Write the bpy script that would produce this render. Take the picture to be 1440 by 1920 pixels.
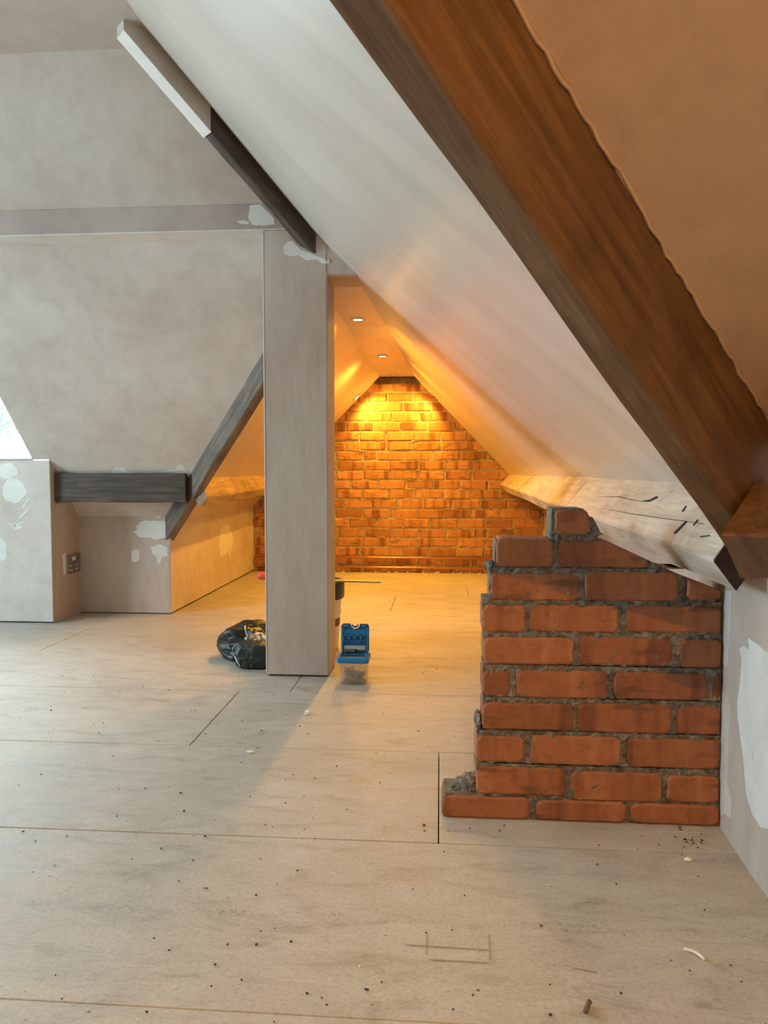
import bpy, bmesh, math, random
from mathutils import Vector, Matrix, noise
from mathutils.bvhtree import BVHTree

for o in list(bpy.data.objects):
    bpy.data.objects.remove(o)
SC = bpy.context.scene
COL = SC.collection
random.seed(7)

# ------------------------------------------------------------------ camera
F_PX = 1400.0
CAM = Vector((0.0, 0.0, 0.85))
YAW = math.atan(105 / F_PX)
PITCH = math.atan(75 / F_PX)
cam_d = bpy.data.cameras.new('camera')
cam_d.sensor_fit = 'AUTO'
cam_d.sensor_width = 36.0
cam_d.lens = F_PX / 1920 * 36.0
cam_d.clip_start = 0.02
cam = bpy.data.objects.new('camera', cam_d)
cam.location = CAM
cam.rotation_euler = (math.pi / 2 - PITCH, 0, YAW)
COL.objects.link(cam)
SC.camera = cam
CAM_R = cam.rotation_euler.to_matrix()

# ------------------------------------------------------------------ light
SKY = (0.66, 0.88, 1.0)
SKY_STRENGTH = 32.0
LAMP_RGB = (1.0, 0.46, 0.045)
EXPOSURE = 0.0

w = bpy.data.worlds.new('world')
SC.world = w
w.use_nodes = True
bg = w.node_tree.nodes['Background']
bg.inputs[0].default_value = (*SKY, 1)
bg.inputs[1].default_value = SKY_STRENGTH

SC.view_settings.view_transform = 'Standard'
SC.view_settings.look = 'None'
SC.view_settings.gamma = 1
SC.view_settings.use_curve_mapping = False
SC.view_settings.exposure = EXPOSURE


def portal(name, loc, rot, sx, sy):
    d = bpy.data.lights.new(name, 'AREA')
    d.shape = 'RECTANGLE'
    d.size = sx
    d.size_y = sy
    d.cycles.is_portal = True
    o = bpy.data.objects.new(name, d)
    o.location = loc
    o.rotation_euler = rot
    COL.objects.link(o)


# window openings: dormer (in view, left) and the gable window of the left wall
W1 = dict(x0=-4.0, x1=-2.261, y=4.28, z0=0.92, z1=1.80)
W2 = dict(x=-5.0, y0=0.7, y1=2.3, z0=0.75, z1=2.1)
portal('daylight_portal', ((W1['x0'] + W1['x1']) / 2, W1['y'] + .06, (W1['z0'] + W1['z1']) / 2), (-math.pi / 2, 0, 0), W1['x1'] - W1['x0'], W1['z1'] - W1['z0'])
portal('daylight_portal', (W2['x'] - .06, (W2['y0'] + W2['y1']) / 2, (W2['z0'] + W2['z1']) / 2), (math.pi / 2, 0, -math.pi / 2), W2['y1'] - W2['y0'], W2['z1'] - W2['z0'])


# ------------------------------------------------------------------ pixel -> place helpers
def ray(px, py):
    return CAM_R @ Vector(((px - 720) / F_PX, -(py - 960) / F_PX, -1.0))


def at_y(px, py, y):
    d = ray(px, py)
    return CAM + d * ((y - CAM.y) / d.y)


def at_x(px, py, x):
    d = ray(px, py)
    return CAM + d * ((x - CAM.x) / d.x)


def at_z(px, py, z):
    d = ray(px, py)
    return CAM + d * ((z - CAM.z) / d.z)


def at_plane(px, py, p, n):
    d = ray(px, py)
    return CAM + d * ((Vector(p) - CAM).dot(Vector(n)) / d.dot(Vector(n)))


# ------------------------------------------------------------------ object helpers
def mesh(name, verts, faces, mat, parent=None, smooth=False):
    m = bpy.data.meshes.new(name)
    m.from_pydata([tuple(v) for v in verts], [], faces)
    m.update()
    bm = bmesh.new()
    bm.from_mesh(m)
    bmesh.ops.recalc_face_normals(bm, faces=bm.faces)
    bm.to_mesh(m)
    bm.free()
    if smooth:
        for p in m.polygons:
            p.use_smooth = True
    m.materials.append(mat)
    return link(name, m, parent)


def link(name, m, parent=None):
    o = bpy.data.objects.new(name, m)
    COL.objects.link(o)
    if parent is not None:
        o.parent = parent
        if parent.location.length > 0 or parent.rotation_euler.to_quaternion().angle > 0:
            o.matrix_parent_inverse = Matrix.LocRotScale(parent.location, parent.rotation_euler, None).inverted()
    return o


def bmobj(name, bm, mat, parent=None, smooth=False):
    m = bpy.data.meshes.new(name)
    bmesh.ops.recalc_face_normals(bm, faces=bm.faces)
    bm.to_mesh(m)
    bm.free()
    if smooth:
        for p in m.polygons:
            p.use_smooth = True
    m.materials.append(mat)
    return link(name, m, parent)


def empty(name, loc):
    o = bpy.data.objects.new(name, None)
    o.location = loc
    o.empty_display_size = 0.05
    COL.objects.link(o)
    return o


def tag(o, label, cat, group=None):
    o['label'] = label
    o['category'] = cat
    if group:
        o['group'] = group
    return o


def struct(o):
    o['kind'] = 'structure'
    return o


def box_bm(bm, lo, hi, bevel=0.0, seg=1):
    r = bmesh.ops.create_cube(bm, size=1.0)
    vs = r['verts']
    for v in vs:
        v.co = Vector([(lo[i] + hi[i]) / 2 + v.co[i] * (hi[i] - lo[i]) for i in range(3)])
    if bevel > 0:
        es = list({e for v in vs for e in v.link_edges})
        bmesh.ops.bevel(bm, geom=es, offset=bevel, segments=seg, affect='EDGES', profile=0.5)
    return vs


def box(name, lo, hi, mat, parent=None, bevel=0.0, seg=1, smooth=False):
    bm = bmesh.new()
    box_bm(bm, lo, hi, bevel, seg)
    return bmobj(name, bm, mat, parent, smooth)


def hexa(name, c, mat, parent=None, bevel=0.0):
    """eight corners: four of one end, four of the other"""
    bm = bmesh.new()
    vs = [bm.verts.new(Vector(p)) for p in c]
    for f in ((0, 1, 2, 3), (7, 6, 5, 4), (0, 4, 5, 1), (1, 5, 6, 2), (2, 6, 7, 3), (3, 7, 4, 0)):
        bm.faces.new([vs[i] for i in f])
    bmesh.ops.recalc_face_normals(bm, faces=bm.faces)
    if bevel:
        bmesh.ops.bevel(bm, geom=list(bm.edges), offset=bevel, segments=2, affect='EDGES', profile=0.5)
    return bmobj(name, bm, mat, parent)


def beam(name, ring0, ring1, mat, n=14, jit=0.004, seed=0, parent=None):
    """hand-cut timber: n cross sections between two 4-point ends, arrises chipped and wavy"""
    rnd = random.Random(seed)
    bm = bmesh.new()
    rings = []
    for i in range(n + 1):
        t = i / n
        r = []
        cen = sum((Vector(a).lerp(Vector(b), t) for a, b in zip(ring0, ring1)), Vector()) / 4
        pts = [Vector(a).lerp(Vector(b), t) for a, b in zip(ring0, ring1)]
        for k in range(4):
            p, q0, q1 = pts[k], pts[k - 1], pts[(k + 1) % 4]
            ch = 0.004 + 0.006 * abs(noise.noise(Vector((seed + k * 3.1, t * 9, 0))))
            d0 = (q0 - p).normalized()
            d1 = (q1 - p).normalized()
            off = (p - cen).normalized() * jit * noise.noise(Vector((k * 7.7 + seed, t * 6.0, 1.3))) * 1.6
            r.append(bm.verts.new(p + off + d0 * ch))
            r.append(bm.verts.new(p + off + d1 * ch))
        rings.append(r)
    for a, b in zip(rings, rings[1:]):
        for k in range(8):
            bm.faces.new((a[k], a[(k + 1) % 8], b[(k + 1) % 8], b[k]))
    bm.faces.new(rings[0])
    bm.faces.new(rings[-1])
    return bmobj(name, bm, mat, parent)


def prism(name, pts, nrm, thick, mat, parent=None):
    """flat outline pts pushed out by thick along nrm"""
    n = len(pts)
    nv = Vector(nrm).normalized() * thick
    vs = [Vector(p) for p in pts] + [Vector(p) + nv for p in pts]
    fs = [tuple(range(n)), tuple(range(2 * n - 1, n - 1, -1))]
    for i in range(n):
        j = (i + 1) % n
        fs.append((i, j, n + j, n + i))
    return mesh(name, vs, fs, mat, parent)


def tube(name, pts, r, mat, parent=None, sides=10, cap=True):
    bm = bmesh.new()
    pts = [Vector(p) for p in pts]
    rings = []
    for i, p in enumerate(pts):
        d = (pts[min(i + 1, len(pts) - 1)] - pts[max(i - 1, 0)]).normalized()
        up = Vector((0, 0, 1)) if abs(d.z) < .9 else Vector((1, 0, 0))
        a = d.cross(up).normalized()
        b = d.cross(a)
        rings.append([bm.verts.new(p + (a * math.cos(2 * math.pi * k / sides) + b * math.sin(2 * math.pi * k / sides)) * r) for k in range(sides)])
    for a, b in zip(rings, rings[1:]):
        for k in range(sides):
            bm.faces.new((a[k], a[(k + 1) % sides], b[(k + 1) % sides], b[k]))
    if cap:
        bm.faces.new(rings[0])
        bm.faces.new(rings[-1])
    return bmobj(name, bm, mat, parent, smooth=True)


def lathe(name, prof, cx, cy, mat, parent=None, sides=40):
    bm = bmesh.new()
    rings = []
    for r, z in prof:
        rings.append([bm.verts.new((cx + r * math.cos(2 * math.pi * k / sides), cy + r * math.sin(2 * math.pi * k / sides), z)) for k in range(sides)])
    for a, b in zip(rings, rings[1:]):
        for k in range(sides):
            bm.faces.new((a[k], a[(k + 1) % sides], b[(k + 1) % sides], b[k]))
    bm.faces.new(rings[0])
    bm.faces.new(rings[-1])
    return bmobj(name, bm, mat, parent, smooth=True)


# ------------------------------------------------------------------ materials
class NT:
    def __init__(s, name):
        s.m = bpy.data.materials.new(name)
        s.m.use_nodes = True
        s.t = s.m.node_tree
        s.b = s.t.nodes['Principled BSDF']

    def n(s, typ, **kw):
        x = s.t.nodes.new(typ)
        for k, v in kw.items():
            if k.startswith('i_'):
                x.inputs[k[2:].replace('_', ' ')].default_value = v
            else:
                setattr(x, k, v)
        return x

    def l(s, a, b):
        s.t.links.new(a, b)

    def coord(s, kind='pos', scale=(1, 1, 1), rot=(0, 0, 0), rand=False):
        if kind == 'pos':
            src = s.n('ShaderNodeNewGeometry').outputs['Position']
        else:
            src = s.n('ShaderNodeTexCoord').outputs['Object']
        mp = s.n('ShaderNodeMapping')
        mp.inputs['Scale'].default_value = scale
        mp.inputs['Rotation'].default_value = rot
        if rand:
            oi = s.n('ShaderNodeObjectInfo')
            mul = s.n('ShaderNodeMath', operation='MULTIPLY')
            s.l(oi.outputs['Random'], mul.inputs[0])
            mul.inputs[1].default_value = 57.0
            cb = s.n('ShaderNodeCombineXYZ')
            for i in range(3):
                s.l(mul.outputs[0], cb.inputs[i])
            s.l(cb.outputs[0], mp.inputs['Location'])
        s.l(src, mp.inputs['Vector'])
        return mp.outputs[0]

    def grain(s, d, along, across):
        """position stretched along direction d"""
        d = Vector(d).normalized()
        pos = s.n('ShaderNodeNewGeometry').outputs['Position']
        dt = s.n('ShaderNodeVectorMath', operation='DOT_PRODUCT')
        s.l(pos, dt.inputs[0])
        dt.inputs[1].default_value = d
        sc = s.n('ShaderNodeVectorMath', operation='SCALE')
        sc.inputs[0].default_value = d * (along / across - 1)
        s.l(dt.outputs['Value'], sc.inputs['Scale'])
        ad = s.n('ShaderNodeVectorMath', operation='ADD')
        s.l(pos, ad.inputs[0])
        s.l(sc.outputs[0], ad.inputs[1])
        sz = s.n('ShaderNodeVectorMath', operation='SCALE')
        s.l(ad.outputs[0], sz.inputs[0])
        sz.inputs['Scale'].default_value = across
        return sz.outputs[0]

    def noise(s, co, scale, detail=4, rough=.55, dist=0.0):
        x = s.n('ShaderNodeTexNoise')
        x.inputs['Scale'].default_value = scale
        x.inputs['Detail'].default_value = detail
        x.inputs['Roughness'].default_value = rough
        x.inputs['Distortion'].default_value = dist
        s.l(co, x.inputs['Vector'])
        return x.outputs['Fac']

    def ramp(s, fac, stops):
        x = s.n('ShaderNodeValToRGB')
        e = x.color_ramp.elements
        while len(e) < len(stops):
            e.new(0.5)
        for el, (p, c) in zip(e, stops):
            el.position = p
            el.color = (*c, 1) if len(c) == 3 else c
        s.l(fac, x.inputs[0])
        return x.outputs[0]

    def mix(s, fac, a, b, blend='MIX'):
        x = s.n('ShaderNodeMix', data_type='RGBA', blend_type=blend)
        for sock, v in ((x.inputs[0], fac), (x.inputs[6], a), (x.inputs[7], b)):
            if isinstance(v, (int, float)):
                sock.default_value = v
            elif isinstance(v, tuple):
                sock.default_value = (*v, 1)
            else:
                s.l(v, sock)
        return x.outputs[2]

    def bump(s, h, strength, dist=0.01, prev=None):
        x = s.n('ShaderNodeBump')
        x.inputs['Strength'].default_value = strength
        x.inputs['Distance'].default_value = dist
        s.l(h, x.inputs['Height'])
        if prev is not None:
            s.l(prev, x.inputs['Normal'])
        return x.outputs[0]

    def done(s, col=None, rough=.6, nrm=None, metal=0.0, spec=None):
        if col is not None:
            if isinstance(col, tuple):
                s.b.inputs['Base Color'].default_value = (*col, 1)
            else:
                s.l(col, s.b.inputs['Base Color'])
        if isinstance(rough, (int, float)):
            s.b.inputs['Roughness'].default_value = rough
        else:
            s.l(rough, s.b.inputs['Roughness'])
        s.b.inputs['Metallic'].default_value = metal
        if spec is not None:
            s.b.inputs['Specular IOR Level'].default_value = spec
        if nrm is not None:
            s.l(nrm, s.b.inputs['Normal'])
        return s.m


BLK, WHT = (0, 0, 0), (1, 1, 1)


def plaster(name, lo, mid, hi, rough=.5, streak=None, bump=.25, stretch=(1, 1, 1), spec=.5):
    t = NT(name)
    co = t.coord('pos', stretch)
    big = t.noise(co, 2.0, 6, .62, .15)
    fine = t.noise(t.coord('pos', stretch), 11, 8, .72, .25)
    c = t.ramp(big, [(.30, lo), (.5, mid), (.70, hi)])
    c2 = t.ramp(fine, [(.32, (.86, .845, .83)), (.52, WHT), (.72, (1.07, 1.065, 1.06))])
    col = t.mix(.8, c, c2, 'MULTIPLY')
    nb = t.bump(t.noise(t.coord('pos', stretch), 16, 5, .65, .4), bump, .006)
    rr = t.n('ShaderNodeMapRange')
    t.l(fine, rr.inputs[0])
    rr.inputs['To Min'].default_value = rough - .12
    rr.inputs['To Max'].default_value = rough + .12
    return t.done(col, rr.outputs[0], nb, spec=spec)


M = {}
M['plaster'] = plaster('pink_plaster', (.53, .45, .40), (.61, .55, .505), (.66, .625, .59), .55)
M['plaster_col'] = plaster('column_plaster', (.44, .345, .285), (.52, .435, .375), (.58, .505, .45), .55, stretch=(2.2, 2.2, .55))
M['plaster_up'] = plaster('grey_plaster', (.47, .39, .335), (.55, .485, .43), (.59, .54, .49), .6)
M['plaster_pinkish'] = plaster('mauve_plaster', (.40, .325, .295), (.46, .385, .35), (.52, .45, .41), .6)
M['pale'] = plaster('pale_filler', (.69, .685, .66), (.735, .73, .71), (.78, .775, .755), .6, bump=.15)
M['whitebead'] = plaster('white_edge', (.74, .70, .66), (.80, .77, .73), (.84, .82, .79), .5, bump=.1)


def slope_plaster():
    # trowelled plaster with long polished strokes running down the slope
    t = NT('polished_plaster')
    sd = (.72, 0, -.69)
    co = t.grain(sd, .5, 4.0)
    big = t.noise(t.coord('pos', (1, .5, 1)), 1.5, 5, .6, .3)
    st = t.noise(co, 2.0, 2, .5, .0)
    c = t.ramp(big, [(.3, (.545, .465, .405)), (.5, (.60, .535, .48)), (.7, (.635, .585, .54))])
    c2 = t.ramp(st, [(.25, (.88, .87, .86)), (.5, WHT), (.75, (1.09, 1.085, 1.08))])  # sheen of the trowel strokes painted into the colour as streaks
    col = t.mix(.9, c, c2, 'MULTIPLY')
    st2 = t.noise(t.grain(sd, .5, 4.0), 3.0, 2, .5, .1)
    nb = t.bump(st2, .28, .006)
    nb = t.bump(t.noise(t.coord('pos'), 9, 4, .6), .10, .006, nb)
    return t.done(col, .31, nb)


M['slope'] = slope_plaster()
M['plaster_warm_lit'] = plaster('warm_lit_plaster', (.50, .34, .215), (.55, .38, .245), (.58, .415, .28), .5, bump=.1)  # near slope plaster with the warm lamplight mixed into its colour


def wood(name, lo, mid, hi, d=(1, 0, 0), rough=.6, bump=.4):
    t = NT(name)
    co = t.grain(d, .7, 9.0)
    g = t.noise(co, 5, 7, .65, .6)
    b = t.noise(t.coord('pos'), 5, 4, .6, .5)
    c = t.ramp(g, [(.32, lo), (.52, mid), (.72, hi)])
    c2 = t.ramp(b, [(.30, (.55, .52, .5)), (.48, (.95, .95, .95)), (.68, (1.15, 1.12, 1.1))])
    col = t.mix(.85, c, c2, 'MULTIPLY')
    nb = t.bump(g, bump, .008)
    return t.done(col, rough, nb)


RV = (-1, -1, .97)
M['wood_valley'] = wood('orange_brown_timber', (.085, .040, .014), (.145, .073, .028), (.21, .115, .050), RV, .5)
M['wood_dark'] = wood('near_black_timber', (.035, .026, .020), (.075, .055, .042), (.13, .10, .08), (1, 0, 0), .65)
M['wood_hip'] = wood('dark_brown_timber', (.045, .030, .022), (.075, .052, .040), (.15, .115, .09), RV, .6)
M['wood_grey'] = wood('grey_brown_timber', (.10, .075, .058), (.18, .145, .118), (.27, .23, .19), (1, -1, 1.06), .65)
M['wood_lime'] = wood('limed_timber', (.40, .34, .28), (.54, .475, .41), (.64, .585, .525), (0, 1, 0), .6, .3)
M['wood_tan'] = wood('tan_timber', (.25, .17, .10), (.38, .27, .17), (.47, .36, .25), (0, 1, 0), .6)
M['end_grain_shaded'] = wood('end_grain_shaded', (.03, .016, .010), (.05, .026, .016), (.075, .04, .025))  # unlimed end grain, its colour darkened further for the shade there
M['crack'] = NT('crack_black').done((.03, .025, .02), .9)


def brick_mat(name, base, dark, light):
    t = NT(name)
    oi = t.n('ShaderNodeObjectInfo')
    # vertical kiss-mark bands
    band = t.noise(t.coord('obj', (16, .2, 1.0), rand=True), 1.0, 2, .5)
    c = t.ramp(band, [(.36, dark), (.47, base), (.60, base), (.68, light)])
    fine = t.noise(t.coord('obj', rand=True), 30, 6, .7, .6)
    c2 = t.ramp(fine, [(.30, (.62, .58, .56)), (.50, WHT), (.75, (1.15, 1.14, 1.12))])
    col = t.mix(.8, c, c2, 'MULTIPLY')
    # scorch streak along the middle of some bricks
    sc = t.noise(t.coord('obj', (5, 1, 22), rand=True), 1.3, 2, .5)
    f = t.ramp(sc, [(.60, BLK), (.70, (.75, .75, .75))])
    col = t.mix(f, col, tuple(x * .38 for x in base))
    tone = t.ramp(oi.outputs['Random'], [(0, (.66, .62, .60)), (.25, (.9, .88, .86)), (.6, WHT), (1, (1.1, 1.1, 1.1))])
    col = t.mix(1.0, col, tone, 'MULTIPLY')
    nb = t.bump(fine, .35, .003)
    return t.done(col, .62, nb)


M['brick'] = brick_mat('red_orange_brick', (.335, .118, .045), (.21, .068, .029), (.40, .155, .066))
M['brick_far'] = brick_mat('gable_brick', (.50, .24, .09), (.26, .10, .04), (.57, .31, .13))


def mortar_mat(name, a, b, c):
    t = NT(name)
    f = t.noise(t.coord('pos'), 55, 8, .75, .6)
    g = t.noise(t.coord('pos'), 14, 4, .6)
    col = t.mix(.6, t.ramp(f, [(.34, a), (.5, b), (.68, c)]), t.ramp(g, [(.35, (.45, .44, .42)), (.6, (1, 1, 1))]), 'MULTIPLY')
    return t.done(col, .95, t.bump(f, .9, .008))


M['mortar'] = mortar_mat('grey_mortar', (.07, .064, .056), (.25, .23, .20), (.42, .395, .36))
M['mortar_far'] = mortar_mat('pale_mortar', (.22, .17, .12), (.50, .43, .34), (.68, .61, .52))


def floor_mat():
    t = NT('dusty_chipboard')
    co = t.coord('pos')
    big = t.noise(co, 1.1, 5, .6, .5)
    mid = t.noise(t.coord('pos', (1, 2.6, 1)), 6, 7, .7, .8)
    chip = t.noise(t.coord('pos', (1, 1.4, 1)), 120, 3, .6)
    c = t.ramp(big, [(.28, (.40, .37, .33)), (.5, (.47, .445, .40)), (.72, (.53, .51, .47))])
    c = t.mix(.75, c, t.ramp(mid, [(.30, (.62, .60, .57)), (.45, (.95, .95, .95)), (.68, (1.16, 1.16, 1.16))]), 'MULTIPLY')
    c = t.mix(.55, c, t.ramp(chip, [(.32, (.72, .68, .62)), (.5, WHT), (.7, (1.12, 1.11, 1.1))]), 'MULTIPLY')
    # scuffs and grey smudges
    sm = t.noise(t.coord('pos', (1, 3, 1)), 3.3, 6, .72, 1.0)
    c = t.mix(t.ramp(sm, [(.56, BLK), (.72, (.65, .65, .65))]), c, (.29, .265, .235))
    # faded ink stamp running along one board (illegible smear of small characters)
    sep = t.n('ShaderNodeSeparateXYZ')
    t.l(t.coord('pos'), sep.inputs[0])
    a1 = t.n('ShaderNodeMath', operation='SUBTRACT')
    t.l(sep.outputs[1], a1.inputs[0])
    a1.inputs[1].default_value = 1.375
    a2 = t.n('ShaderNodeMath', operation='ABSOLUTE')
    t.l(a1.outputs[0], a2.inputs[0])
    bandm = t.ramp(a2.outputs[0], [(.010, WHT), (.014, BLK)])
    ink = t.ramp(t.noise(t.coord('pos', (1.3, 1, 1)), 95, 1, .4), [(.53, BLK), (.57, WHT)])
    fade = t.ramp(t.noise(t.coord('pos', (1, 0, 0)), 6, 3, .6), [(.44, BLK), (.62, (.6, .6, .6))])
    inkm = t.mix(1.0, t.mix(1.0, bandm, ink, 'MULTIPLY'), fade, 'MULTIPLY')
    c = t.mix(inkm, c, (.24, .215, .185))
    # dark flecks
    vo = t.n('ShaderNodeTexVoronoi')
    vo.inputs['Scale'].default_value = 13
    t.l(t.coord('pos', (1, 1, 1)), vo.inputs['Vector'])
    c = t.mix(t.ramp(vo.outputs['Distance'], [(.030, (.8, .8, .8)), (.055, BLK)]), c, (.06, .05, .04))
    rr = t.n('ShaderNodeMapRange')
    t.l(mid, rr.inputs[0])
    rr.inputs['From Min'].default_value = .3
    rr.inputs['From Max'].default_value = .7
    rr.inputs['To Min'].default_value = .50
    rr.inputs['To Max'].default_value = .68
    return t.done(c, rr.outputs[0], t.bump(chip, .10, .002))


M['floor'] = floor_mat()
M['gap'] = NT('dark_void').done((.03, .026, .022), .9)
M['white_paint'] = NT('white_gloss_paint').done((.82, .82, .80), .35)
M['copper'] = NT('copper_pipe').done((.72, .36, .20), .28, metal=1.0)
M['steel'] = NT('brushed_steel').done((.36, .35, .33), .4, metal=1.0)
M['chrome'] = NT('chrome_rim').done((.55, .53, .50), .22, metal=1.0)
M['insert'] = NT('white_plastic').done((.78, .78, .76), .4)
M['black'] = NT('black_plastic').done((.012, .012, .014), .4)
M['navy'] = NT('dark_navy_plastic').done((.012, .016, .035), .35)
M['blue'] = NT('bright_blue_plastic').done((.005, .17, .40), .32)
M['blue_dark'] = NT('deep_blue_plastic').done((.003, .085, .24), .32)
M['red'] = NT('red_orange_plastic').done((.75, .10, .03), .35)
M['yellow'] = NT('yellow_print').done((.70, .40, .03), .5)
M['piping'] = NT('white_piping').done((.75, .75, .72), .5)
M['tubwhite'] = NT('white_tub').done((.72, .70, .64), .4)
M['tublabel'] = NT('maroon_label').done((.11, .035, .03), .5)
M['label'] = NT('pale_printed_label').done((.42, .47, .46), .45)
M['screw'] = NT('zinc_screw').done((.52, .45, .33), .38, metal=1.0)
M['chip_white'] = NT('plaster_crumb').done((.80, .78, .74), .8)
M['chip_dark'] = NT('dark_crumb').done((.05, .042, .035), .9)
M['stick'] = NT('brown_dowel').done((.16, .10, .055), .7)
M['pencil'] = NT('pencil_graphite').done((.30, .28, .25), .6)


def sack_mat():
    t = NT('dark_green_sacking')
    f = t.noise(t.coord('pos'), 45, 5, .6, .6)
    c = t.ramp(f, [(.35, (.006, .014, .012)), (.6, (.012, .026, .022)), (.8, (.03, .05, .045))])
    return t.done(c, .38, t.bump(t.noise(t.coord('pos'), 16, 4, .6, 1.0), .6, .012))


M['sack'] = sack_mat()


def foil_mat():
    t = NT('crumpled_shiny_lining')
    f = t.noise(t.coord('pos'), 55, 4, .6, .6)
    c = t.ramp(f, [(.42, (.05, .035, .02)), (.5, (.30, .22, .13)), (.58, (.8, .75, .65))])
    return t.done(c, .3, t.bump(f, .8, .01))


M['foil'] = foil_mat()


def clear(name, tint, a, rough=.15):
    t = NT(name)
    tr = t.n('ShaderNodeBsdfTransparent')
    tr.inputs[0].default_value = (*tint, 1)
    t.b.inputs['Base Color'].default_value = (*tint, 1)
    t.b.inputs['Roughness'].default_value = rough
    mx = t.n('ShaderNodeMixShader')
    mx.inputs[0].default_value = a
    t.l(tr.outputs[0], mx.inputs[1])
    t.l(t.b.outputs[0], mx.inputs[2])
    t.l(mx.outputs[0], t.t.nodes['Material Output'].inputs[0])
    return t.m


M['clear'] = clear('frosted_clear_plastic', (.90, .88, .84), .10)
M['glass'] = clear('window_glass', (.97, .99, .98), .06, .02)


def emit(name, col, st):
    t = NT(name)
    t.b.inputs['Base Color'].default_value = (*col, 1)
    t.b.inputs['Emission Color'].default_value = (*col, 1)
    t.b.inputs['Emission Strength'].default_value = st
    return t.m


M['lit'] = emit('lit_lamp_lens', (1.0, .72, .36), 9.0)
M['unlit'] = NT('unlit_lamp_lens').done((.35, .30, .24), .3)
M['leaf'] = NT('tree_leaf').done((.016, .036, .020), .6)
M['bark'] = NT('tree_bark').done((.12, .09, .06), .9)

# ================================================================== SETTING
YG = 6.31          # brick gable
ZC = 1.646         # low ceiling of the gabled bay
ZH = 2.342         # high ceiling of the main room
YS = 1.805         # front of the brick stub


def LZ(x):          # left slope of the gabled bay
    return 1.646 + 1.0 * (x + .51)


def FY(z):          # far slope of the main room (facing the camera)
    return 4.01 - (z - .918) / 1.0556


def FZ(y):
    return .918 + 1.0556 * (4.01 - y)


NEARP = [(1.10, .44), (.635, .822), (.15, 1.235), (-.339, 1.648), (-.505, 1.812), (-.995, 2.342), (-1.35, 2.73)]


def RZ(x, y):       # right slope, slightly twisted between the gable and the near valley
    near = NEARP[0][1]
    for (xa, za), (xb, zb) in zip(NEARP, NEARP[1:]):
        if xb <= x <= xa:
            near = za + (zb - za) * (x - xa) / (xb - xa)
            break
    else:
        if x < NEARP[-1][0]:
            near = NEARP[-1][1]
    far = .828 - 1.04 * (x - .572)
    f = min(1, max(0, (y - 3.3) / 3.0))
    return near + (far - near) * f


# ---- floor
floor = struct(box('floor', (-5.1, -2.7, -.08), (1.2, YG + .05, -.022), M['gap']))
rows = [-2.7, -2.24, -1.68, -1.12, -.56, .0, .55, 1.115, 1.676, 2.232, 2.812, 3.38, 3.95, 4.52, 5.09, 5.66, YG - .03]
joint = {6: [-2.6], 7: [-1.6], 8: [-2.4, 0.0], 9: [-3.17, -.775], 10: [-2.97, -.575], 11: [-1.9, .5], 12: [-3.0, -.6]}
rj = random.Random(3)
for i in range(len(rows) - 1):
    y0, y1 = rows[i], rows[i + 1]
    cuts = [-5.1] + joint.get(i, [-3.2 + .9 * (i % 3), -.8 + .5 * (i % 4)]) + [1.15]
    for a, b in zip(cuts, cuts[1:]):
        g = .0013
        dz = rj.uniform(-.0012, .0)
        box('floor_board', (a + g, y0 + g, -.0215), (b - g, y1 - g, dz), M['floor'], floor, .0012)

# ---- gable wall of brick
gable = struct(box('wall_back', (-2.0, YG - .0015, -.05), (1.3, YG + .12, 1.80), M['mortar_far']))
rg = random.Random(11)
variants = []
for k in range(7):
    bm = bmesh.new()
    box_bm(bm, (-.109, 0, -.0355), (.109, .05, .0355), .006, 1)
    for v in bm.verts:
        v.co += Vector((rg.uniform(-.0035, .0035), rg.uniform(-.002, .003), rg.uniform(-.003, .003)))
    m = bpy.data.meshes.new('brick')
    bmesh.ops.recalc_face_normals(bm, faces=bm.faces)
    bm.to_mesh(m)
    bm.free()
    m.materials.append(M['brick_far'])
    variants.append(m)
COURSE = .0815
for k in range(21):
    zc = 1.558 - k * COURSE
    xs = -1.70 + (.115 if k % 2 else 0) + rg.uniform(-.03, .03)
    while xs < 1.1:
        half = rg.random() < .10
        ln = .112 if half else .2265 + rg.uniform(-.006, .006)
        xc = xs + ln / 2
        xs += ln + .0035
        # keep bricks under the two slopes and between the knee walls
        if xc < -1.68 or xc > .98:
            continue
        lo = zc - .04
        if lo > LZ(xc + .11) + .02 or lo > RZ(xc - .11, YG) + .02:
            continue
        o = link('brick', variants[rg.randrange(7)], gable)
        o.location = (xc, YG - .007 - rg.uniform(0, .005), zc + rg.uniform(-.003, .003))
        o.scale = ((ln - .0105) / .218, 1, 1 + rg.uniform(-.04, .03))
        o.rotation_euler = (0, rg.uniform(-.008, .008), 0)
# mortar squeezed out of the joints (small ragged dabs)
bm = bmesh.new()
for k in range(240):
    x = rg.uniform(-1.5, .85)
    z = 1.558 - (rg.randrange(20) + .5) * COURSE
    if z > LZ(x) - .03 or z > RZ(x, YG) - .03:
        continue
    s = rg.uniform(.012, .045)
    h = rg.uniform(.004, .009)
    box_bm(bm, (x - s, YG - .006, z - h), (x + s, YG + .01, z + h), .003)
for v in bm.verts:
    v.co += Vector((rg.uniform(-.003, .003), rg.uniform(-.004, .002), rg.uniform(-.003, .003)))
o = bmobj('mortar_dabs', bm, M['mortar_far'], gable)
o['kind'] = 'stuff'

# ---- bay ceiling, left slope, right slope
struct(box('ceiling_low', (-.56, 3.20, ZC), (.0, YG + .02, ZC + .03), M['slope']))
cut = 2.735
vl = [(-1.62, cut + 1.62, LZ(-1.62)), (-1.62, YG + .02, LZ(-1.62)), (-.49, YG + .02, LZ(-.49)), (-.49, cut + .49, LZ(-.49))]
struct(mesh('ceiling_slope_left', vl, [(0, 1, 2, 3)], M['slope']))
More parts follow.
